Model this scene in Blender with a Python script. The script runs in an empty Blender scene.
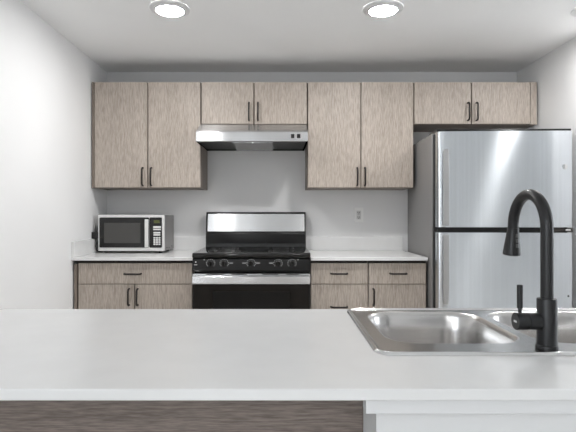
import bpy, bmesh, math
from mathutils import Vector, Matrix

# ------------------------------------------------------------------ camera, world, exposure
sc = bpy.context.scene
COL = sc.collection
CAM_H = 1.195
cam_d = bpy.data.cameras.new('camera')
cam = bpy.data.objects.new('camera', cam_d)
COL.objects.link(cam)
cam.location = (0, 0, CAM_H)
cam.rotation_euler = (math.pi / 2, 0, 0)
cam_d.sensor_width = 36
cam_d.lens = 486 / 576 * 36
cam_d.shift_x = 9 / 576
cam_d.shift_y = -2 / 576
cam_d.clip_start = 0.05
sc.camera = cam

sc.view_settings.view_transform = 'Standard'
sc.view_settings.look = 'None'
sc.view_settings.gamma = 1
sc.view_settings.use_curve_mapping = False
sc.view_settings.exposure = 0.38


w = bpy.data.worlds.new('world')
sc.world = w
w.use_nodes = True
w.node_tree.nodes['Background'].inputs[0].default_value = (0.82, 0.9, 1.0, 1)
w.node_tree.nodes['Background'].inputs[1].default_value = 2.2

LAMP_STRENGTH = 150.0
FILL_WATTS = 45.0
def area(name, loc, rot, sx, sy, watts, color):
    d = bpy.data.lights.new(name, 'AREA')
    d.shape = 'RECTANGLE'; d.size = sx; d.size_y = sy; d.energy = watts; d.color = color
    o = bpy.data.objects.new(name, d); COL.objects.link(o)
    o.location = loc; o.rotation_euler = rot
    return o
# fill lamps added at two unseen side windows, standing in for daylight
area('fill_light_1', (4.46, 1.6, 1.4), (0, math.radians(90), 0), 1.5, 1.9, FILL_WATTS * .42, (0.94, 0.975, 1.0))
area('fill_light_2', (-1.325, -1.6, 1.5), (0, math.radians(-90), 0), 1.1, 1.9, FILL_WATTS * .42, (0.94, 0.975, 1.0))

# ------------------------------------------------------------------ materials
def new_mat(name, color=(0.8, 0.8, 0.8), rough=0.5, metal=0.0, spec=0.5, coat=0.0):
    m = bpy.data.materials.new(name)
    m.use_nodes = True
    b = m.node_tree.nodes['Principled BSDF']
    b.inputs['Base Color'].default_value = (*color, 1)
    b.inputs['Roughness'].default_value = rough
    b.inputs['Metallic'].default_value = metal
    b.inputs['Specular IOR Level'].default_value = spec
    b.inputs['Coat Weight'].default_value = coat
    return m

def N(m, kind, **kw):
    n = m.node_tree.nodes.new(kind)
    for k, v in kw.items():
        setattr(n, k, v)
    return n

def L(m, a, b):
    m.node_tree.links.new(a, b)

def noise_var(m, c0, c1, scale, detail=4, socket='Base Color', lo=.35, hi=.65, coord='Object'):
    b = m.node_tree.nodes['Principled BSDF']
    tc = N(m, 'ShaderNodeTexCoord')
    mp = N(m, 'ShaderNodeMapping')
    mp.inputs['Scale'].default_value = scale
    L(m, tc.outputs[coord], mp.inputs[0])
    nz = N(m, 'ShaderNodeTexNoise')
    nz.inputs['Scale'].default_value = 1.0
    nz.inputs['Detail'].default_value = detail
    L(m, mp.outputs[0], nz.inputs['Vector'])
    cr = N(m, 'ShaderNodeValToRGB')
    cr.color_ramp.elements[0].position = lo
    cr.color_ramp.elements[1].position = hi
    cr.color_ramp.elements[0].color = (*c0, 1)
    cr.color_ramp.elements[1].color = (*c1, 1)
    L(m, nz.outputs['Fac'], cr.inputs[0])
    L(m, cr.outputs[0], b.inputs[socket])
    return nz, cr

def paint(name, c, rough=.6, bump=.02):
    m = new_mat(name, c, rough, spec=.3)
    nz, cr = noise_var(m, tuple(x * .985 for x in c), c, (3, 3, 3), 3)
    n2 = N(m, 'ShaderNodeTexNoise'); n2.inputs['Scale'].default_value = 260
    tc = N(m, 'ShaderNodeTexCoord'); L(m, tc.outputs['Object'], n2.inputs['Vector'])
    bp = N(m, 'ShaderNodeBump'); bp.inputs['Strength'].default_value = bump; bp.inputs['Distance'].default_value = .002
    L(m, n2.outputs['Fac'], bp.inputs['Height'])
    L(m, bp.outputs[0], m.node_tree.nodes['Principled BSDF'].inputs['Normal'])
    return m

def wood(name, dark, light, axis='z', rough=.45):
    m = new_mat(name, light, rough, spec=.35)
    b = m.node_tree.nodes['Principled BSDF']
    tc = N(m, 'ShaderNodeTexCoord')
    def tex(cross, along, detail):
        mp = N(m, 'ShaderNodeMapping')
        mp.inputs['Scale'].default_value = (cross, cross, along) if axis == 'z' else (along, cross, cross)
        L(m, tc.outputs['Object'], mp.inputs[0])
        nz = N(m, 'ShaderNodeTexNoise'); nz.inputs['Scale'].default_value = 1; nz.inputs['Detail'].default_value = detail
        nz.inputs['Roughness'].default_value = .65
        L(m, mp.outputs[0], nz.inputs['Vector'])
        return nz
    a = tex(240, 17, 3); c = tex(30, 1.6, 5)
    mx = N(m, 'ShaderNodeMath', operation='MULTIPLY_ADD')
    L(m, a.outputs['Fac'], mx.inputs[0]); mx.inputs[1].default_value = .78
    m2 = N(m, 'ShaderNodeMath', operation='MULTIPLY'); L(m, c.outputs['Fac'], m2.inputs[0]); m2.inputs[1].default_value = .22
    L(m, m2.outputs[0], mx.inputs[2])
    cr = N(m, 'ShaderNodeValToRGB')
    cr.color_ramp.elements[0].position = .38; cr.color_ramp.elements[1].position = .60
    cr.color_ramp.elements[0].color = (*dark, 1); cr.color_ramp.elements[1].color = (*light, 1)
    L(m, mx.outputs[0], cr.inputs[0]); L(m, cr.outputs[0], b.inputs['Base Color'])
    bp = N(m, 'ShaderNodeBump'); bp.inputs['Strength'].default_value = .12; bp.inputs['Distance'].default_value = .001
    L(m, mx.outputs[0], bp.inputs['Height']); L(m, bp.outputs[0], b.inputs['Normal'])
    return m

def steel(name, c=(.6, .61, .62), rough=.34, aniso=1.0, tangent=(0, 0, 1), grain=(4, 4, 500)):
    m = new_mat(name, c, rough, 1.0)
    b = m.node_tree.nodes['Principled BSDF']
    b.inputs['Anisotropic'].default_value = aniso
    if aniso:
        v = N(m, 'ShaderNodeCombineXYZ')
        for i in range(3): v.inputs[i].default_value = tangent[i]
        L(m, v.outputs[0], b.inputs['Tangent'])
    if grain:
        noise_var(m, tuple(x * .965 for x in c), tuple(min(1, x * 1.02) for x in c), grain, 3)
    return m

M = {}
M['wall'] = paint('wall_paint', (.875, .875, .875))
M['wall_knee'] = paint('darkened_wall_paint', (.76, .765, .765))  # the white wall paint again, darkened in colour to tone down front light
M['ceiling'] = paint('ceiling_paint', (.92, .925, .925), .75)
M['trim'] = paint('trim_paint', (.76, .765, .77), .35, .0)
M['floor'] = wood('floor_vinyl', (.74, .72, .69), (.82, .80, .77), 'y' if False else 'x', .4)
M['quartz'] = new_mat('white_quartz', (.8, .8, .79), .22, spec=.5)
noise_var(M['quartz'], (.785, .785, .78), (.805, .805, .80), (14, 14, 14), 6)
M['wood'] = wood('taupe_laminate', (.335, .285, .242), (.52, .460, .404), 'z')
M['wood_h'] = wood('shaded_taupe_laminate', (.14, .113, .098), (.26, .216, .190), 'x')  # taupe laminate again, its colour darkened for the shade under the counter overhang
M['carcass'] = wood('cabinet_carcass', (.20, .165, .14), (.28, .235, .2), 'z')
M['shadow_gap'] = new_mat('dark_recess', (.02, .018, .016), .8)  # near-black colour that paints in the shade of gaps and slots
M['pull'] = new_mat('dark_bronze', (.022, .018, .016), .4, .3)
M['steel'] = steel('brushed_steel', (.66, .665, .67), .25)
M['steel_fridge'] = steel('fridge_steel', (.69, .725, .76), .25, 1.0, grain=(70, 70, .6))
M['steel_edge'] = steel('polished_steel', (.72, .72, .72), .18, 0, grain=None)
M['handle_steel'] = steel('handle_steel', (.50, .50, .50), .35, 0, grain=None)
M['silver'] = new_mat('silver_finish', (.80, .80, .79), .3, .35)
M['sink'] = steel('sink_steel', (.34, .34, .338), .22, 0, grain=None)
M['bowl'] = steel('bowl_steel', (.62, .61, .60), .24, 0, grain=None)
M['fridge_side'] = new_mat('fridge_side_grey', (.235, .23, .225), .42, spec=.4)
noise_var(M['fridge_side'], (.225, .22, .215), (.245, .24, .235), (300, 300, 300), 2)
M['black_gloss'] = new_mat('black_glass', (.008, .008, .008), .09, spec=.5)
M['black'] = new_mat('black_enamel', (.011, .011, .011), .3, spec=.3)
M['black_matte'] = new_mat('matte_black_metal', (.018, .018, .019), .36, .3)
noise_var(M['black_matte'], (.30, .30, .30), (.4, .4, .4), (120, 120, 120), 2, 'Roughness')
M['button'] = new_mat('button_grey', (.10, .10, .10), .4)
M['rubber'] = new_mat('black_rubber', (.02, .02, .02), .7)
M['micro_window'] = new_mat('microwave_screen', (.075, .073, .07), .35, spec=.3)
M['white_plastic'] = new_mat('white_plastic', (.78, .78, .77), .4)
M['ring'] = new_mat('burner_print', (.03, .03, .03), .3)
M['mark'] = new_mat('printed_marks', (.62, .62, .62), .5)
M['micro_side'] = new_mat('microwave_case', (.26, .255, .25), .4, .4)
M['green'] = new_mat('display_green', (.09, .10, .03), .3)
M['lens'] = new_mat('frosted_lens', (.27, .27, .265), .25)
M['filter'] = new_mat('grease_filter', (.05, .05, .048), .45, .5)
M['outlet'] = new_mat('outlet_plastic', (.93, .93, .92), .3)
M['outlet_face'] = new_mat('outlet_face_plastic', (.70, .70, .69), .35)
lg = new_mat('lamp_glow', (1, 1, 1))
lb = lg.node_tree.nodes['Principled BSDF']
lb.inputs['Emission Color'].default_value = (1, .99, .985, 1)
lb.inputs['Emission Strength'].default_value = LAMP_STRENGTH
M['lamp'] = lg
gl = new_mat('window_glass', (1, 1, 1), .02)
gl.node_tree.nodes['Principled BSDF'].inputs['Transmission Weight'].default_value = 1
gl.node_tree.nodes['Principled BSDF'].inputs['IOR'].default_value = 1.05
M['glass'] = gl

# ------------------------------------------------------------------ mesh helpers
class MB:
    def __init__(self): self.bm = bmesh.new()
    def box(self, x0, x1, y0, y1, z0, z1, bev=0.0, seg=2):
        t = bmesh.new()
        bmesh.ops.create_cube(t, size=1)
        for v in t.verts:
            v.co = Vector(((x0 + x1) / 2 + v.co.x * (x1 - x0), (y0 + y1) / 2 + v.co.y * (y1 - y0), (z0 + z1) / 2 + v.co.z * (z1 - z0)))
        if bev:
            bmesh.ops.bevel(t, geom=t.edges[:], offset=bev, segments=seg, affect='EDGES', profile=.5)
        self._join(t); return self
    def _join(self, t):
        me = bpy.data.meshes.new('tmp'); t.to_mesh(me); t.free(); self.bm.from_mesh(me); bpy.data.meshes.remove(me)
    def prism_x(self, prof, x0, x1, bev=0.0):
        """prof: list of (y, z); extruded along x"""
        t = bmesh.new()
        a = [t.verts.new((x0, y, z)) for y, z in prof]
        b = [t.verts.new((x1, y, z)) for y, z in prof]
        t.faces.new(a); t.faces.new(b[::-1])
        for i in range(len(prof)):
            j = (i + 1) % len(prof)
            t.faces.new((a[i], b[i], b[j], a[j]))
        bmesh.ops.recalc_face_normals(t, faces=t.faces[:])
        if bev: bmesh.ops.bevel(t, geom=t.edges[:], offset=bev, segments=2, affect='EDGES', profile=.5)
        self._join(t); return self
    def rings(self, rings, cap0=True, cap1=True):
        t = bmesh.new()
        rs = [[t.verts.new(p) for p in r] for r in rings]
        n = len(rs[0])
        for a, b in zip(rs, rs[1:]):
            for i in range(n):
                j = (i + 1) % n
                t.faces.new((a[i], a[j], b[j], b[i]))
        if cap0: t.faces.new(rs[0][::-1])
        if cap1: t.faces.new(rs[-1])
        bmesh.ops.recalc_face_normals(t, faces=t.faces[:])
        self._join(t); return self
    def sweep(self, pts, rad, n=24, caps=True):
        """round tube along pts; rad a number or a list"""
        pts = [Vector(p) for p in pts]
        if not isinstance(rad, (list, tuple)): rad = [rad] * len(pts)
        rings = []
        u = None
        for i, p in enumerate(pts):
            d = (pts[min(i + 1, len(pts) - 1)] - pts[max(i - 1, 0)])
            if d.length < 1e-9: d = pts[-1] - pts[0]
            d.normalize()
            if u is None:
                u = d.orthogonal().normalized()
            else:
                u = (u - d * u.dot(d)).normalized()
            v = d.cross(u)
            rings.append([p + (u * math.cos(a) + v * math.sin(a)) * rad[i] for a in [2 * math.pi * k / n for k in range(n)]])
        return self.rings(rings, caps, caps)
    def lathe(self, origin, axis, prof, n=32, caps=True):
        """prof: list of (distance along the axis, radius)"""
        o = Vector(origin); d = Vector(axis).normalized(); u = d.orthogonal().normalized(); v = d.cross(u)
        rings = [[o + d * h + (u * math.cos(a) + v * math.sin(a)) * r for a in [2 * math.pi * k / n for k in range(n)]] for h, r in prof]
        return self.rings(rings, caps, caps)
    def build(self, name, mat, parent=None, smooth=False, angle=35):
        me = bpy.data.meshes.new(name)
        if parent is not None:
            q = parent
            off = Vector((0, 0, 0))
            while q is not None:
                off += q.location; q = q.parent
            bmesh.ops.translate(self.bm, verts=self.bm.verts[:], vec=-off)
        self.bm.to_mesh(me); self.bm.free()
        me.materials.append(mat)
        o = bpy.data.objects.new(name, me); COL.objects.link(o)
        if parent is not None: o.parent = parent
        if smooth:
            for p in me.polygons: p.use_smooth = True
            me.set_sharp_from_angle(angle=math.radians(angle))
        return o

def rrect(x0, x1, y0, y1, r, z, n=8):
    pts = []
    for cx, cy, a0 in ((x1 - r, y1 - r, 0), (x0 + r, y1 - r, 90), (x0 + r, y0 + r, 180), (x1 - r, y0 + r, 270)):
        for k in range(n + 1):
            a = math.radians(a0 + 90 * k / n)
            pts.append((cx + r * math.cos(a), cy + r * math.sin(a), z))
    return pts

def thing(name, label, cat, loc=(0, 0, 0), group=None):
    o = bpy.data.objects.new(name, None); COL.objects.link(o)
    o.empty_display_size = .05
    o.location = loc; o['label'] = label; o['category'] = cat
    if group: o['group'] = group
    return o
def tag(o, label, cat, group=None):
    o['label'] = label; o['category'] = cat
    if group: o['group'] = group
    return o
def struct(o):
    o['kind'] = 'structure'; return o
def copy_tree(o, parent=None):
    c = o.copy(); COL.objects.link(c); c.parent = parent
    for ch in [x for x in bpy.data.objects if x.parent == o]:
        copy_tree(ch, c)
    return c

# ------------------------------------------------------------------ room
XL, XR, YB, YF, ZC = -1.345, 1.86, 3.80, -3.5, 2.305
XE = 4.5   # outer wall of a side room added out of view for its light
struct(MB().box(XL - .1, XE + .1, YF - .1, YB + .1, -.1, 0).build('floor', M['floor']))
struct(MB().box(XL - .1, XE + .1, YF - .1, YB + .1, ZC, ZC + .1).build('ceiling', M['ceiling']))
struct(MB().box(XL - .1, XE + .1, YB, YB + .1, 0, ZC).build('wall_back', M['wall']))
f = MB()
f.box(XL - .1, -.80, YF - .1, YF, 0, ZC); f.box(-.62, XE + .1, YF - .1, YF, 0, ZC)
f.box(-.80, -.62, YF - .1, YF, 0, .3); f.box(-.80, -.62, YF - .1, YF, 2.1, ZC)
struct(f.build('wall_front', M['wall']))
# narrow upright opening added behind the camera for a band reflected in the steel
g = MB()
for p in ((-.80, -.78, .3, 2.1), (-.64, -.62, .3, 2.1), (-.78, -.64, .3, .32), (-.78, -.64, 2.08, 2.1)):
    g.box(p[0], p[1], YF - .07, YF - .02, p[2], p[3])
wn = struct(g.build('window_3', M['trim']))
MB().box(-.78, -.64, YF - .05, YF - .045, .32, 2.08).build('pane', M['glass'], wn)
struct(MB().box(XR, XR + .1, 2.65, YB, 0, ZC).build('wall_right', M['wall']))
# unseen outer walls, each with one opening added to light the room
wz = (.9, 2.1)
for k, (side, x0, x1, ya, yb_) in enumerate((('added_side', XE, XE + .1, .65, 2.55), ('left', XL - .1, XL, -2.6, -.6))):
    f = MB()
    f.box(x0, x1, YF, ya, 0, ZC); f.box(x0, x1, yb_, YB, 0, ZC)
    f.box(x0, x1, ya, yb_, 0, wz[0]); f.box(x0, x1, ya, yb_, wz[1], ZC)
    struct(f.build('wall_' + side, M['wall']))
    xa, xb = (x0 + .03, x0 + .07) if side == 'added_side' else (x1 - .07, x1 - .03)
    g = MB()
    ym = (ya + yb_) / 2
    for p in ((ya, ya + .04, wz[0], wz[1]), (yb_ - .04, yb_, wz[0], wz[1]), (ya + .04, yb_ - .04, wz[0], wz[0] + .04),
              (ya + .04, yb_ - .04, wz[1] - .04, wz[1]), (ym - .02, ym + .02, wz[0] + .04, wz[1] - .04)):
        g.box(xa, xb, p[0], p[1], p[2], p[3])
    wn = struct(g.build('window_%d' % (k + 1), M['trim']))
    MB().box((xa + xb) / 2 - .002, (xa + xb) / 2 + .002, ya + .04, yb_ - .04, wz[0] + .04, wz[1] - .04).build('pane', M['glass'], wn)

# ------------------------------------------------------------------ recessed lamps
def recessed(x, y):
    root = thing('recessed_light', '', 'ceiling light', (x, y, ZC - .001), 'recessed ceiling lights')
    t = MB()
    prof = [(.108, .001), (.1075, -.003), (.104, -.0045), (.080, -.0055), (.0772, -.0065), (.0768, -.0135), (.0760, -.0145), (.0748, -.0142), (.0742, -.012)]
    t.rings([[(x + r * math.cos(a), y + r * math.sin(a), ZC + h - .0012) for a in [2 * math.pi * k / 48 for k in range(48)]] for r, h in prof], False, False)
    t.build('trim_ring', M['trim'], root, True, 60)
    l = MB(); l.lathe((x, y, ZC - .004), (0, 0, -1), [(0, .0735), (.009, .0735)], 48)
    l.build('lamp_lens', M['lamp'], root, True)
    return root
lamp = recessed(-.589, 2.625)
spots = [  # the last two are unseen, added behind the camera for light and reflections
    (.562, 2.625, 'round recessed ceiling light above the refrigerator side of the kitchen'),
    (1.70, 2.625, 'round recessed ceiling light cut by the edge of the photo beside the wall'),
    (-.62, -2.3, 'unseen round recessed ceiling light added over the seating side, nearer the plain wall'),
    (.562, -2.3, 'unseen round recessed ceiling light added over the seating side, in line with the sink')]
lamp['label'] = 'round recessed ceiling light above the cabinet over the microwave'
for x, y, lb_ in spots:
    c = copy_tree(lamp); c.location = (x, y, ZC - .001); c['label'] = lb_

# ------------------------------------------------------------------ wall cabinets
UF = 3.47     # front of the doors
DT = .018
def pull_v(x, z, yf, parent, ln=.125):
    """bent strap pull, upright; ends flush on the door, 28 mm proud"""
    h = ln / 2; y1 = yf - .031
    pts = [(x, yf + .001, z - h), (x, yf - .016, z - h), (x, yf - .024, z - h + .003), (x, y1, z - h + .012),
           (x, y1, z), (x, y1, z + h - .012), (x, yf - .024, z + h - .003), (x, yf - .016, z + h), (x, yf + .001, z + h)]
    return MB().sweep(pts, .0062, 10).build('handle', M['pull'], parent, True, 50)
def pull_h(x, z, yf, parent, ln=.105):
    h = ln / 2; y1 = yf - .031
    pts = [(x - h, yf + .001, z), (x - h, yf - .016, z), (x - h + .003, yf - .024, z), (x - h + .012, y1, z),
           (x, y1, z), (x + h - .012, y1, z), (x + h - .003, yf - .024, z), (x + h, yf - .016, z), (x + h, yf + .001, z)]
    return MB().sweep(pts, .0062, 10).build('handle', M['pull'], parent, True, 50)

ZT = 2.138
def wall_cabinet(x0, x1, z0, doors, label, hz, fill_l=0, fill_r=0):
    r = thing('wall_cabinet', label, 'cabinet', ((x0 + x1) / 2, YB, z0), 'laminate wall cabinets')
    b = MB().box(x0, x1, UF + DT + .002, YB - .001, z0, ZT)
    b.build('cabinet_body', M['carcass'], r)
    if fill_l:
        MB().box(x0, x0 + fill_l - .002, UF + .004, UF + DT + .001, z0, ZT, .001).build('filler_strip', M['carcass'], r)
    if fill_r:
        MB().box(x1 - fill_r + .002, x1 - fill_r * .45, UF + .001, UF + DT + .001, z0 + .0, ZT, .001).build('filler_strip', M['wood'], r)
        MB().box(x1 - fill_r * .45 + .002, x1, UF + .006, UF + DT + .001, z0 + .0, ZT, .001).build('filler_strip', M['wood'], r)
    a, c = x0 + fill_l, x1 - fill_r
    for i, (da, db, hx) in enumerate(doors):
        d = MB().box(da, db, UF, UF + DT, z0 + .004, ZT - .002, .0012).build('door', M['wood'], r)
        pull_v(hx, hz, UF, d)
    return r
S = 140.06
def ux(px): return (px - 279) / S
wall_cabinet(-1.337, -.559, 1.381, [(ux(94.6), ux(147.2), ux(143)), (ux(148.4), ux(200.2), ux(151.5))],
             'pale taupe two-door wall cabinet hanging above the microwave', 1.461, fill_l=.018)
wall_cabinet(-.557, .202, 1.835, [(ux(202), ux(253.4), ux(249)), (ux(254.6), ux(306.6), ux(258))],
             'short taupe two-door wall cabinet above the range hood', 1.925)
wall_cabinet(.204, .962, 1.381, [(ux(308.2), ux(360.2), ux(357)), (ux(361.4), ux(413.2), ux(364.7))],
             'pale taupe two-door wall cabinet above the wall outlet, beside the hood', 1.461)
wall_cabinet(.964, 1.845, 1.835, [(ux(414.6), ux(471), ux(467.8)), (ux(472.2), ux(530), ux(476.2))],
             'short wide taupe two-door wall cabinet above the refrigerator', 1.925, fill_r=.05)

# ------------------------------------------------------------------ base cabinets
BF = 3.165
SB = 486 / BF
def bx(px): return (px - 279) / SB
ZK = .892
def base_cabinet(x0, x1, label, fill_l=0):
    r = thing('base_cabinet', label, 'cabinet', ((x0 + x1) / 2, YB, 0), 'laminate base cabinets')
    MB().box(x0, x1, BF + DT + .002, YB - .001, .10, ZK).build('cabinet_body', M['carcass'], r)
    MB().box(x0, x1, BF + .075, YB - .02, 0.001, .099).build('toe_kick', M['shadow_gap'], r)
    MB().box(x0 + .001, x1 - .001, BF + .006, BF + DT + .001, .872, ZK).build('shadow_strip', M['shadow_gap'], r)  # dark strip that paints in the shadow line under the counter
    if fill_l:
        MB().box(x0, x0 + fill_l - .003, BF + .002, BF + DT + .001, .10, .87, .001).build('filler_strip', M['carcass'], r)
    return r
def front(name, r, x0, x1, z0, z1):
    return MB().box(x0, x1, BF, BF + DT, z0, z1, .0012).build(name, M['wood'], r)
c = base_cabinet(-1.335, -.559, 'taupe base cabinet with one wide drawer over two doors, under the microwave', .022)
d = front('drawer', c, bx(78.5), bx(192), .741, .874); pull_h(bx(133), .806, BF, d)
d = front('door', c, bx(78.5), bx(134), .11, .736); pull_v(bx(129.3), .655, BF, d, .105)
d = front('door', c, bx(135), bx(192), .11, .736); pull_v(bx(137.8), .655, BF, d, .105)
c = base_cabinet(.206, .577, 'narrow taupe base cabinet of drawers right beside the range')
d = front('drawer', c, .208, bx(367.6), .741, .874); pull_h(bx(339), .808, BF, d)
d = front('drawer', c, .208, bx(367.6), .43, .736); pull_h(bx(339), .592, BF, d)
d = front('drawer', c, .208, bx(367.6), .11, .425); pull_h(bx(339), .30, BF, d)
c = base_cabinet(.579, .960, 'taupe base cabinet with one drawer over one door, next to the refrigerator')
d = front('drawer', c, bx(368.8), .957, .741, .874); pull_h(bx(398), .808, BF, d)
d = front('door', c, bx(368.8), .957, .11, .736); pull_v(bx(373.3), .655, BF, d, .105)

# ------------------------------------------------------------------ counters along the back wall
def counter(x0, x1, label, side_l):
    r = thing('countertop', label, 'countertop', ((x0 + x1) / 2, YB, .893), 'white counters along the wall')
    MB().box(x0, x1, 3.14, YB - .001, .8935, .914, .002).build('worktop', M['quartz'], r)
    MB().box(x0 + (.021 if side_l else 0), x1, YB - .021, YB - .001, .9145, 1.016, .0015).build('backsplash', M['quartz'], r)
    if side_l:
        MB().box(x0, x0 + .02, 3.145, YB - .001, .9145, 1.016, .0015).build('side_splash', M['quartz'], r)
    return r
counter(XL + .001, -.559, 'white quartz countertop under the microwave, reaching the side wall', True)
counter(.206, .963, 'white quartz countertop between the range and the refrigerator', False)

# ------------------------------------------------------------------ range
RX0, RX1 = -.555, .201
RC = (RX0 + RX1) / 2
rg = thing('range', 'freestanding black electric range with stainless backguard and handle', 'stove', (RC, 3.45, 0))
MB().box(RX0 + .004, RX1 - .004, 3.17, 3.775, .06, .912, .003).build('oven_body', M['black'], rg)
for sx in (RX0 + .05, RX1 - .05):
    for yy in (3.22, 3.72):
        MB().lathe((sx, yy, 0.001), (0, 0, 1), [(0, .018), (.06, .014)], 16).build('foot', M['black'], rg)
ck = MB().prism_x([(3.70, .915), (3.70, .946), (3.13, .946), (3.112, .943), (3.104, .936), (3.104, .921), (3.11, .915)], RX0, RX1, .0015).build('cooktop', M['black_gloss'], rg, True, 30)
for (cx, cy, rr) in ((RC - .19, 3.27, .11), (RC + .19, 3.27, .085), (RC - .19, 3.55, .075), (RC + .19, 3.55, .095)):
    t = MB()
    for q in (rr, rr * .62):
        t.rings([[(cx + r2 * math.cos(a), cy + r2 * math.sin(a), .9466 + h) for a in [2 * math.pi * k / 48 for k in range(48)]] for r2, h in ((q, 0), (q - .001, .0003), (q - .003, .0003), (q - .004, 0))], False, False)
    t.build('burner_ring', M['ring'], ck)
# backguard
bg = MB().prism_x([(3.70, .915), (3.78, .915), (3.78, 1.205), (3.755, 1.211), (3.735, 1.208), (3.728, 1.198), (3.705, 1.052), (3.70, 1.045)], -.558, .2045, .002).build('backguard', M['black'], rg, True, 30)
yb = lambda z: 3.705 + (z - 1.052) / .138 * .023 - .003
t = MB().prism_x([(yb(1.062), 1.062), (yb(1.062) + .006, 1.062), (yb(1.196) + .006, 1.196), (yb(1.196), 1.196)], -.545, .195, .001)
t.build('backguard_panel', M['steel'], bg)
# lower lip of backguard
MB().prism_x([(3.69, .946), (3.70, .946), (3.70, .972), (3.695, .972)], -.552, .2).build('backguard_lip', M['black_gloss'], bg)
# control panel
cp = MB().prism_x([(3.17, .912), (3.118, .912), (3.112, .905), (3.108, .835), (3.114, .826), (3.17, .826)], RX0 + .001, RX1 - .001, .0012).build('control_panel', M['black'], rg)
def fx(px, Y): return (px - 279) * Y / 486
for px in (210.5, 224, 251, 278, 292):
    kx = fx(px, 3.1); kz = .88
    k = MB().lathe((kx, 3.11, kz), (0, -1, 0), [(0, .0215), (.006, .0215), (.008, .0175), (.024, .0155), (.026, .013)], 28)
    ko = k.build('knob', M['black'], rg, True, 30)
    MB().box(kx - .0045, kx + .0045, 3.076, 3.0865, kz - .0155, kz + .0155, .002).build('knob_grip', M['black_gloss'], ko)
for px in (210.5, 224, 251, 278, 292):
    kx = fx(px, 3.1)
    t = MB()
    for k in range(11):
        a = math.radians(-40 + 260 * k / 10)
        mx, mz = kx + .027 * math.cos(a), .88 + .027 * math.sin(a) * .92
        t.box(mx - .0022, mx + .0022, 3.1085, 3.1105, mz - .0022, mz + .0022)
    t.build('dial_marking', M['mark'], cp)
for px in (204, 231, 244, 258, 271, 298):
    mx = fx(px, 3.1)
    t = MB().box(mx - .012, mx + .012, 3.1085, 3.1105, .879, .883) if px not in (204, 298) else MB().box(mx - .004, mx + .004, 3.1085, 3.1105, .900, .905)
    t.build('printed_mark', M['mark'], cp)
MB().box(-.537, -.529, 3.1085, 3.1105, .884, .892).build('printed_mark', M['mark'], cp)
MB().box(-.543, -.523, 3.108, 3.1105, .868, .8715).build('printed_mark', M['mark'], cp)
# oven door
od = MB().box(RX0 + .001, RX1 - .001, 3.118, 3.168, .215, .818, .004).build('oven_door', M['black_gloss'], rg)
MB().box(RX0 + .13, RX1 - .13, 3.1155, 3.1175, .33, .70, .0005).build('oven_window', M['black'], od)
tr = MB().box(RX0 + .001, RX1 - .001, 3.112, 3.1175, .752, .812, .001)
tr.build('door_trim', M['steel'], od)
for (a, b) in ((.09, .20), (.25, .35), (.45, .55), (.60, .68)):
    sl = MB().box(RX0 + a * .756 / .756, RX0 + b, 3.110, 3.1125, .8065, .811)
    sl.build('vent_slot', M['shadow_gap'], od)
h = MB().prism_x([(3.068, .752), (3.082, .752), (3.084, .802), (3.076, .805), (3.066, .799), (3.064, .757)], RX0 + .006, RX1 - .006, .002)
hd = h.build('handle', M['steel'], od)
for sx in (RX0 + .03, RX1 - .03):
    MB().box(sx - .012, sx + .012, 3.0835, 3.1115, .762, .795, .002).build('handle_bracket', M['steel_edge'], hd)
MB().box(RX0 + .002, RX1 - .002, 3.125, 3.168, .065, .208, .004).build('storage_drawer', M['black'], rg)

# ------------------------------------------------------------------ hood
hd0, hd1 = -.565, .197
hr = thing('range_hood', 'stainless under-cabinet range hood mounted above the range', 'range hood', (RC, YB, 1.68))
MB().prism_x([(3.798, 1.833), (3.467, 1.833), (3.318, 1.765), (3.303, 1.752), (3.300, 1.695), (3.302, 1.688), (3.318, 1.688), (3.318, 1.712), (3.798, 1.712)], hd0, hd1, .001).build('canopy', M['steel'], hr)
for sx in (hd0 + .0008, hd1 - .0128):
    MB().box(sx, sx + .012, 3.3185, 3.797, 1.688, 1.7118).build('side_lip', M['steel'], hr)
MB().box(hd0 + .013, hd1 - .013, 3.785, 3.797, 1.688, 1.7118).build('rear_lip', M['filter'], hr)
MB().box(hd0 + .014, hd1 - .014, 3.3195, 3.784, 1.7, 1.7118).build('grease_filter', M['filter'], hr)
ln = MB().prism_x([(3.33, 1.6995), (3.33, 1.686), (3.345, 1.680), (3.60, 1.672), (3.62, 1.678), (3.62, 1.6995)], -.315, -.045, .002).build('lamp_cover', M['lens'], hr)
t = MB().box(-.318, -.042, 3.325, 3.3295, 1.684, 1.699); t.build('cover_frame', M['steel_edge'], ln)
t = MB().box(-.318, -.042, 3.6205, 3.626, 1.668, 1.699); t.build('cover_frame', M['steel_edge'], ln)
t = MB().box(-.185, -.175, 3.322, 3.3295, 1.68, 1.695)
t.build('cover_latch', M['steel_edge'], ln)
for px in (293, 299):
    x = fx(px, 3.3)
    MB().box(x - .0135, x + .0095, 3.2965, 3.3035, 1.711, 1.738, .001).build('rocker_switch', M['black'], hr)

# ------------------------------------------------------------------ outlet
ol = thing('wall_outlet', 'white duplex wall outlet on the wall between the range and the refrigerator', 'outlet', (.622, YB, 1.187))
MB().box(.587, .657, YB - .0085, YB - .001, 1.130, 1.244, .003).build('cover_plate', M['outlet'], ol)
ins = MB().box(.6045, .6395, YB - .0105, YB - .0086, 1.153, 1.221, .0008).build('socket_insert', M['outlet_face'], ol)
for dz in (-.018, .018):
    for dx in (-.0065, .0065):
        MB().box(.622 + dx - .0017, .622 + dx + .0017, YB - .0112, YB - .0104, 1.187 + dz - .003, 1.187 + dz + .007).build('slot', M['shadow_gap'], ins)
    MB().box(.6193, .6247, YB - .0112, YB - .0104, 1.187 + dz - .012, 1.187 + dz - .007).build('slot', M['shadow_gap'], ins)

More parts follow.
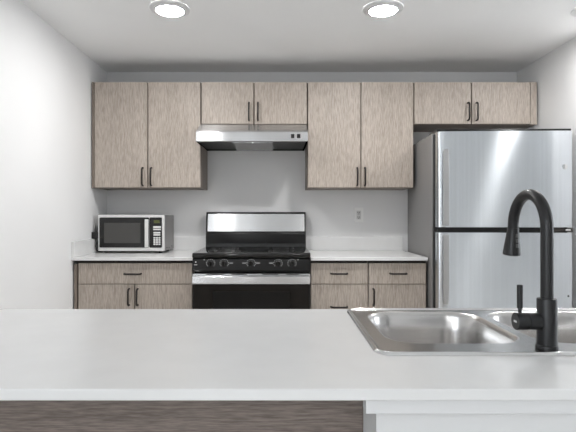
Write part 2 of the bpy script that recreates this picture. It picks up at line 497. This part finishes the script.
# ------------------------------------------------------------------ microwave
MX0, MX1, MY0, MY1, MZ0, MZ1 = -1.302, -.820, 3.49, 3.77, .929, 1.189
mw = thing('microwave', 'stainless countertop microwave with black door, standing by the side wall', 'microwave', (-.82, 3.49, .9145))
MB().box(MX0 + .003, MX1 - .002, MY0 + .02, MY1 - .003, MZ0, MZ1 - .003, .004).build('case', M['micro_side'], mw)
fr = MB().box(MX0, MX1, MY0, MY0 + .019, MZ0, MZ1, .004).build('front_frame', M['silver'], mw)
wm = (MX1 - MX0) / 67.0
def mx_(px): return MX0 + (px - 98) * wm
def mz_(py): return MZ0 + (251 - py) * (MZ1 - MZ0) / 36.0
dr = MB().rings([rrect(mx_(99.8), mx_(149.9), mz_(247.5), mz_(217.6), .010, 0)] * 1 + [rrect(mx_(99.8), mx_(149.9), mz_(247.5), mz_(217.6), .010, .004)])
for v in dr.bm.verts: v.co = Vector((v.co.x, MY0 - .0005 - v.co.z, v.co.y))
dr = dr.build('door', M['black_gloss'], mw)
MB().box(mx_(104.5), mx_(141.2), MY0 - .0055, MY0 - .0047, mz_(243), mz_(223), .0002).build('door_window', M['micro_window'], dr)
MB().box(mx_(146.2), mx_(149.9), MY0 - .026, MY0 - .012, mz_(247), mz_(219.3), .003).build('handle', M['silver'], dr)
q = MB(); q.box(mx_(147), mx_(149), MY0 - .013, MY0 - .0005, mz_(245), mz_(243)); q.build('handle_post', M['steel_edge'], dr)
q = MB(); q.box(mx_(147), mx_(149), MY0 - .013, MY0 - .0005, mz_(223), mz_(221)); q.build('handle_post', M['steel_edge'], dr)
cpn = MB().rings([rrect(mx_(150.3), mx_(162.7), mz_(247.5), mz_(217.6), .008, 0), rrect(mx_(150.3), mx_(162.7), mz_(247.5), mz_(217.6), .008, .004)])
for v in cpn.bm.verts: v.co = Vector((v.co.x, MY0 - .0005 - v.co.z, v.co.y))
cpn = cpn.build('control_panel', M['black_gloss'], mw)
MB().box(mx_(154.6), mx_(160.4), MY0 - .0055, MY0 - .0045, mz_(223.3), mz_(220.3)).build('display', M['green'], cpn)
def button(a, b, c_, d_): MB().box(mx_(a), mx_(b), MY0 - .0062, MY0 - .0046, mz_(d_), mz_(c_), .0006).build('button', M['white_plastic'], cpn)
button(154, 161.8, 226.2, 228.0); button(154, 161.8, 228.7, 230.2)
button(154.3, 161.2, 231.9, 233.5); button(154.3, 161.2, 234.0, 235.6)
for rr_ in range(4):
    for cc in range(3):
        button(154.3 + cc * 2.5, 156.3 + cc * 2.5, 237 + rr_ * 2.1, 238.5 + rr_ * 2.1)
for (yy, zz) in ((3.56, .945), (3.62, .942), (3.70, .948)):
    q = MB().box(MX1 - .003, MX1 - .0012, yy, yy + .012, zz, zz + .008)
    q.build('case_vent', M['shadow_gap'], mw)
for sx in (MX0 + .04, MX1 - .04):
    for yy in (MY0 + .05, MY1 - .05):
        MB().lathe((sx, yy, .9148), (0, 0, 1), [(0, .013), (.0145, .016)], 16).build('foot', M['rubber'], mw)
# power cord at the side wall
q = MB()
q.sweep([(-1.3085, 3.60, .922), (-1.310, 3.54, .922), (-1.311, 3.485, .935), (-1.311, 3.475, .965), (-1.311, 3.485, 1.0), (-1.318, 3.50, 1.021)], .0055, 8)
q.build('power_cord', M['rubber'], mw, True)
q = MB().sweep([(-1.311, 3.53, .9225), (-1.311, 3.515, .95), (-1.311, 3.51, .98), (-1.311, 3.53, 1.005), (-1.311, 3.56, 1.0), (-1.311, 3.57, .95), (-1.311, 3.555, .9225)], .0055, 8)
q.build('power_cord', M['rubber'], mw, True)
MB().box(-1.343, -1.304, 3.475, 3.53, 1.019, 1.066, .004).build('power_plug', M['rubber'], mw)
mw.rotation_euler.z = math.radians(-2); mw.location.y -= .014

# ------------------------------------------------------------------ refrigerator
FY = 3.005
FX0, FX1 = .981, 1.803
fg = thing('refrigerator', 'tall stainless top-freezer refrigerator standing beside the wall', 'refrigerator', (FX0, FY, 0))
MB().box(FX0 - .012, FX1 - .002, FY + .084, 3.76, .03, 1.705, .003).build('cabinet_body', M['fridge_side'], fg)
MB().box(FX0 + .002, FX1 - .002, FY + .02, 3.2, 1.7055, 1.722, .002).build('top_cap', M['black'], fg)
MB().box(FX0 - .006, FX1 - .006, FY + .0625, FY + .0835, .06, 1.698).build('door_gasket', M['rubber'], fg)
MB().box(FX0 + .01, FX1 - .01, FY + .03, FY + .0745, .004, .055, .002).build('base_grille', M['black'], fg)
def fdoor(name, z0, z1):
    # front gently crowned across its width, edges rounded
    prof = []
    n = 20
    w2 = (FX1 - FX0) / 2; cx = (FX0 + FX1) / 2
    for k in range(n + 1):
        u = -1 + 2 * k / n
        prof.append((cx + u * (w2 - .006), FY + .006 * u * u + .0))
    pts = [(FX0, FY + .062), (FX0, FY + .034), (FX0 + .003, FY + .022), (FX0 + .009, FY + .013), (FX0 + .018, FY + .008)] + prof[1:] + [(FX1 - .002, FY + .009), (FX1, FY + .014), (FX1, FY + .062)]
    t = MB()
    t.rings([[(x, y, z0) for x, y in pts], [(x, y, z1) for x, y in pts]])
    o = t.build(name, M['steel_fridge'], fg, True, 25)
    return o
zs = lambda py: CAM_H - (py - 214) * FY / 486
d1 = fdoor('freezer_door', zs(227.2), 1.7065)
d2 = fdoor('fridge_door', .06, zs(232.6))
MB().box(FX0 + .002, FX1 - .03, FY + .012, FY + .062, zs(232.4), zs(227.4)).build('door_gap_trim', M['black'], fg)
MB().box(FX1 - .15, FX1 - .001, FY + .004, FY + .0115, zs(231.8), zs(228.2), .001).build('middle_hinge', M['pull'], fg)
MB().box(FX1 - .045, FX1 - .015, FY + .002, FY + .0038, zs(230.8), zs(229), .0005).build('hinge_pin', M['steel_edge'], fg)
def fhandle(door, z0, z1, ztap):
    hx = fx(446.3, FY - .04)
    lo, hi = sorted((z0, z1))
    t = MB()
    # flat-fronted strap, tapering away at one end
    rings = []
    for k in range(13):
        u = k / 12
        z = lo + (hi - lo) * u
        e = min(1, (1 - u if ztap else u) / .22)
        wdt = .018 * (.75 + .25 * e); y = FY - .045
        rings.append([(hx - wdt, y + .012, z), (hx - wdt, y + .003, z), (hx - wdt + .004, y, z), (hx + wdt - .004, y, z), (hx + wdt, y + .003, z), (hx + wdt, y + .012, z)])
    t.rings(rings)
    o = t.build('handle', M['handle_steel'], door, True, 30)
    for zz in (lo + .02, hi - .02):
        MB().box(hx - .009, hx + .009, FY - .036, FY + .006, zz - .014, zz + .014, .002).build('handle_post', M['steel_edge'], o)
fhandle(d1, zs(225.5), zs(150), True)
fhandle(d2, zs(303), zs(234.5), False)
MB().lathe((fx(563, FY), FY + .0045, zs(167)), (0, -1, 0), [(0, .016), (.003, .0155), (.0045, .012)], 28).build('badge', M['steel_edge'], d1, True, 40)
MB().lathe((fx(566.3, FY), FY + .006, zs(295.5)), (0, -1, 0), [(0, .006), (.003, .005)], 16).build('door_plug', M['rubber'], d2)

fg.rotation_euler.z = math.radians(-2.0)

# ------------------------------------------------------------------ island
IX0, IX1 = XL + .001, 1.32
IY0, IY1 = .78, 1.438
ZI = .914
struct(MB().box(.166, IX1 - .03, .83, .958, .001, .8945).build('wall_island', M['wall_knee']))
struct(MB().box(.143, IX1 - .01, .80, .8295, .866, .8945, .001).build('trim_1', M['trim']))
isl = thing('kitchen_island', 'kitchen island base with shade-darkened wood back panel under the white counter', 'kitchen island', (0, 1.2, 0))
MB().box(IX0 + .02, IX1 - .03, .978, 1.40, .10, .8945).build('cabinet_body', M['carcass'], isl) if False else None
b = MB()
b.box(IX0, IX1 - .03, .9765, .995, .002, .8945)
b.box(IX0, IX0 + .018, .9955, 1.395, .002, .8945)
b.box(IX1 - .048, IX1 - .03, .9955, 1.395, .002, .8945)
b.box(IX0 + .019, IX1 - .049, .9955, 1.395, .10, .118)
b.box(.09, .108, .9955, 1.395, .12, .8945)
b.box(1.03, 1.048, .9955, 1.395, .12, .8945)
b.build('cabinet_body', M['carcass'], isl)
MB().box(IX0, .1655, .958, .976, .002, .8945, .001).build('back_panel', M['wood_h'], isl)
for a, c_ in ((IX0, -.66), (-.655, .10), (.105, .57), (.575, 1.04), (1.045, IX1 - .03)):
    dd = MB().box(a + .001, c_ - .001, 1.396, 1.414, .11, .885, .001).build('door', M['wood'], isl)
    MB().sweep([((a + c_) / 2 - .05, 1.413, .80), ((a + c_) / 2 - .05, 1.435, .80), ((a + c_) / 2 + .05, 1.435, .80), ((a + c_) / 2 + .05, 1.413, .80)], .0045, 8).build('handle', M['pull'], dd)
# counter with the cut-out for the sink
SX0, SX1, SY0, SY1 = .194, .966, .962, 1.422
def slab(x0, x1, y0, y1, z0, z1, hx0, hx1, hy0, hy1, bev):
    bm = bmesh.new()
    xs = [x0, hx0, hx1, x1]; ys = [y0, hy0, hy1, y1]
    V = {(i, j, k): bm.verts.new((xs[i], ys[j], (z0, z1)[k])) for i in range(4) for j in range(4) for k in range(2)}
    for i in range(3):
        for j in range(3):
            if i == 1 and j == 1: continue
            bm.faces.new([V[i, j, 1], V[i + 1, j, 1], V[i + 1, j + 1, 1], V[i, j + 1, 1]])
            bm.faces.new([V[i, j + 1, 0], V[i + 1, j + 1, 0], V[i + 1, j, 0], V[i, j, 0]])
    for i in range(3):
        bm.faces.new([V[i, 0, 0], V[i + 1, 0, 0], V[i + 1, 0, 1], V[i, 0, 1]])
        bm.faces.new([V[i + 1, 3, 0], V[i, 3, 0], V[i, 3, 1], V[i + 1, 3, 1]])
        bm.faces.new([V[0, i + 1, 0], V[0, i, 0], V[0, i, 1], V[0, i + 1, 1]])
        bm.faces.new([V[3, i, 0], V[3, i + 1, 0], V[3, i + 1, 1], V[3, i, 1]])
    bm.faces.new([V[1, 1, 1], V[2, 1, 1], V[2, 1, 0], V[1, 1, 0]])
    bm.faces.new([V[2, 2, 1], V[1, 2, 1], V[1, 2, 0], V[2, 2, 0]])
    bm.faces.new([V[1, 2, 1], V[1, 1, 1], V[1, 1, 0], V[1, 2, 0]])
    bm.faces.new([V[2, 1, 1], V[2, 2, 1], V[2, 2, 0], V[2, 1, 0]])
    bmesh.ops.recalc_face_normals(bm, faces=bm.faces[:])
    es = [e for e in bm.edges if len(e.link_faces) == 2 and abs(e.link_faces[0].normal.dot(e.link_faces[1].normal)) < .5]
    bmesh.ops.bevel(bm, geom=es, offset=bev, segments=3, affect='EDGES', profile=.5)
    m = MB(); m.bm.free(); m.bm = bm
    return m
ic = slab(IX0, IX1, IY0, IY1, .895, ZI, SX0 + .015, SX1 - .015, SY0 + .015, SY1 - .012, .0022).build('island_countertop', M['quartz'])
tag(ic, 'long white quartz island countertop holding the sink and the faucet', 'countertop')

# ------------------------------------------------------------------ sink
sk = thing('kitchen_sink', 'double-bowl stainless drop-in sink set in the white island countertop', 'sink', ((SX0 + SX1) / 2, (SY0 + SY1) / 2, ZI))
ZD = ZI + .0028
B1 = (.237, .545, 1.043, 1.384); B2 = (.567, .905, 1.043, 1.384)
RB = .075
outer = rrect(SX0 + .014, SX1 - .014, SY0 + .014, SY1 - .014, .022, ZD, 8)
h1 = rrect(*B1, RB, ZD, 12); h2 = rrect(*B2, RB, ZD, 12)
bm = bmesh.new()
for loop in (outer, h1, h2):
    vs = [bm.verts.new(p) for p in loop]
    for i in range(len(vs)): bm.edges.new((vs[i], vs[(i + 1) % len(vs)]))
bmesh.ops.triangle_fill(bm, edges=bm.edges[:], use_beauty=True)
bmesh.ops.recalc_face_normals(bm, faces=bm.faces[:])
if sum(f_.normal.z for f_ in bm.faces) < 0: bmesh.ops.reverse_faces(bm, faces=bm.faces[:])
m = MB(); m.bm.free(); m.bm = bm
dk = m.build('deck', M['sink'], sk)
m = MB()
prof = [(.014, ZD), (.011, ZD + .0006), (.0095, ZD + .0028), (.007, ZD + .0040), (.0045, ZD + .0038), (.002, ZD + .0018), (.0003, ZI + .0012), (0, ZI + .0006)]
m.rings([rrect(SX0 + o_, SX1 - o_, SY0 + o_, SY1 - o_, .022 + .014 - o_, z, 8) for o_, z in prof], False, False)
m.build('rim', M['steel_edge'], sk, True, 80)
def bowl(B, drain_x):
    prof = [(0, 0), (.002, -.0004), (.005, -.002), (.0085, -.006), (.011, -.012), (.016, -.05), (.021, -.10), (.026, -.135), (.034, -.153), (.047, -.163), (.07, -.167), (.1, -.169)]
    m = MB()
    rs = []
    for o_, z in prof:
        r = max(.03, RB - o_ * .5)
        rs.append(rrect(B[0] + o_, B[1] - o_, B[2] + o_, B[3] - o_, min(r, (B[1] - B[0]) / 2 - o_ - .001), ZD + z, 12))
    m.rings(rs, False, True)
    o = m.build('bowl', M['bowl'], sk, True, 60)
    cx, cy = (B[0] + B[1]) / 2, (B[2] + B[3]) / 2
    d_ = MB().lathe((cx, cy, ZD - .1692), (0, 0, 1), [(0, .055), (.003, .053), (.0035, .045), (.001, .038), (.001, .01)], 36)
    dd = d_.build('drain', M['steel_edge'], o, True, 50)
    q = MB().lathe((cx, cy, ZD - .1682), (0, 0, 1), [(0, .036), (.006, .034), (.008, .01), (.02, .008), (.022, .004)], 28)
bowl(B1, 0); bowl(B2, 0)

# ------------------------------------------------------------------ faucet
FXC, FYC = .5535, 1.004
fc = thing('kitchen_faucet', 'matte black pull-down gooseneck faucet standing on the sink ledge', 'faucet', (FXC, FYC, ZD))
MB().lathe((FXC, FYC, ZD + .0003), (0, 0, 1), [(0, .0218), (.006, .0218), (.0075, .0210), (.009, .0200)], 40).build('base_flange', M['black_matte'], fc, True, 30)
MB().lathe((FXC, FYC, ZD + .0095), (0, 0, 1), [(0, .0196), (.092, .0194), (.0945, .0186), (.095, .0140)], 40).build('faucet_body', M['black_matte'], fc, True, 30)
R = .0765; ZA = 1.162
pts = [(FXC, FYC, ZD + .1045 + (ZA - ZD - .1045) * k / 6) for k in range(7)]
for k in range(1, 29):
    a = math.pi * k / 28
    pts.append((FXC + .004 * k / 28, FYC + R - R * math.cos(a), ZA + R * math.sin(a)))
nk = MB().sweep(pts, [.0123] * 7 + [.0123 - .0003 * k / 28 for k in range(1, 29)], 32).build('gooseneck', M['black_matte'], fc, True, 50)
e = Vector(pts[-1]); dn = Vector((-.045, .04, -1)).normalized()
sh = MB().lathe(e + dn * .0003, dn, [(0, .0122), (.001, .0130), (.004, .0132), (.0045, .0125), (.007, .0134), (.022, .0150), (.045, .0180), (.060, .0196), (.064, .0193), (.065, .016)], 36).build('spray_head', M['black_matte'], fc, True, 35)
# buttons on the side of the spray head that faces the kitchen's entrance
bn = Vector((.25, -.97, 0)).normalized()
for k, (t_, rr_) in enumerate(((.018, .0142), (.030, .0160), (.042, .0178))):
    c0 = e + dn * t_ + bn * (rr_ - .0004)
    q = MB().box(-.0035, .0035, -.0012, .0012, -.0045, .0045, .0008)
    rot = Matrix.Rotation(math.atan2(bn.y, bn.x) + math.pi / 2, 4, 'Z') @ Matrix.Rotation(math.radians(-12), 4, 'X')
    bmesh.ops.transform(q.bm, matrix=Matrix.Translation(c0) @ rot, verts=q.bm.verts[:])
    q.build('spray_button', M['button'], sh)
MB().lathe(e + dn * .0652, dn, [(0, .0155), (.001, .0145)], 28).build('nozzle', M['rubber'], sh)
ZH = .9735
vv = MB().lathe((FXC - .017, FYC, ZH), (-1, 0, 0), [(0, .0178), (.024, .0178), (.0243, .0165), (.0258, .0165), (.0262, .0182), (.047, .0182), (.0485, .0172)], 40).build('valve_housing', M['black_matte'], fc, True, 30)
hx = FXC - .017 - .0395
MB().sweep([(hx, FYC - .001, ZH + .016), (hx, FYC - .001, ZH + .026), (hx, FYC - .001, ZH + .027), (hx, FYC - .001, ZH + .0745), (hx, FYC - .001, ZH + .0755)], [.0036, .0036, .0056, .0058, .0045], 20).build('lever_handle', M['black_matte'], vv, True, 30)
MB().box(FXC - .0662, FXC - .0653, FYC - .006, FYC + .005, ZH - .002, ZH + .002).build('valve_mark', M['mark'], vv)
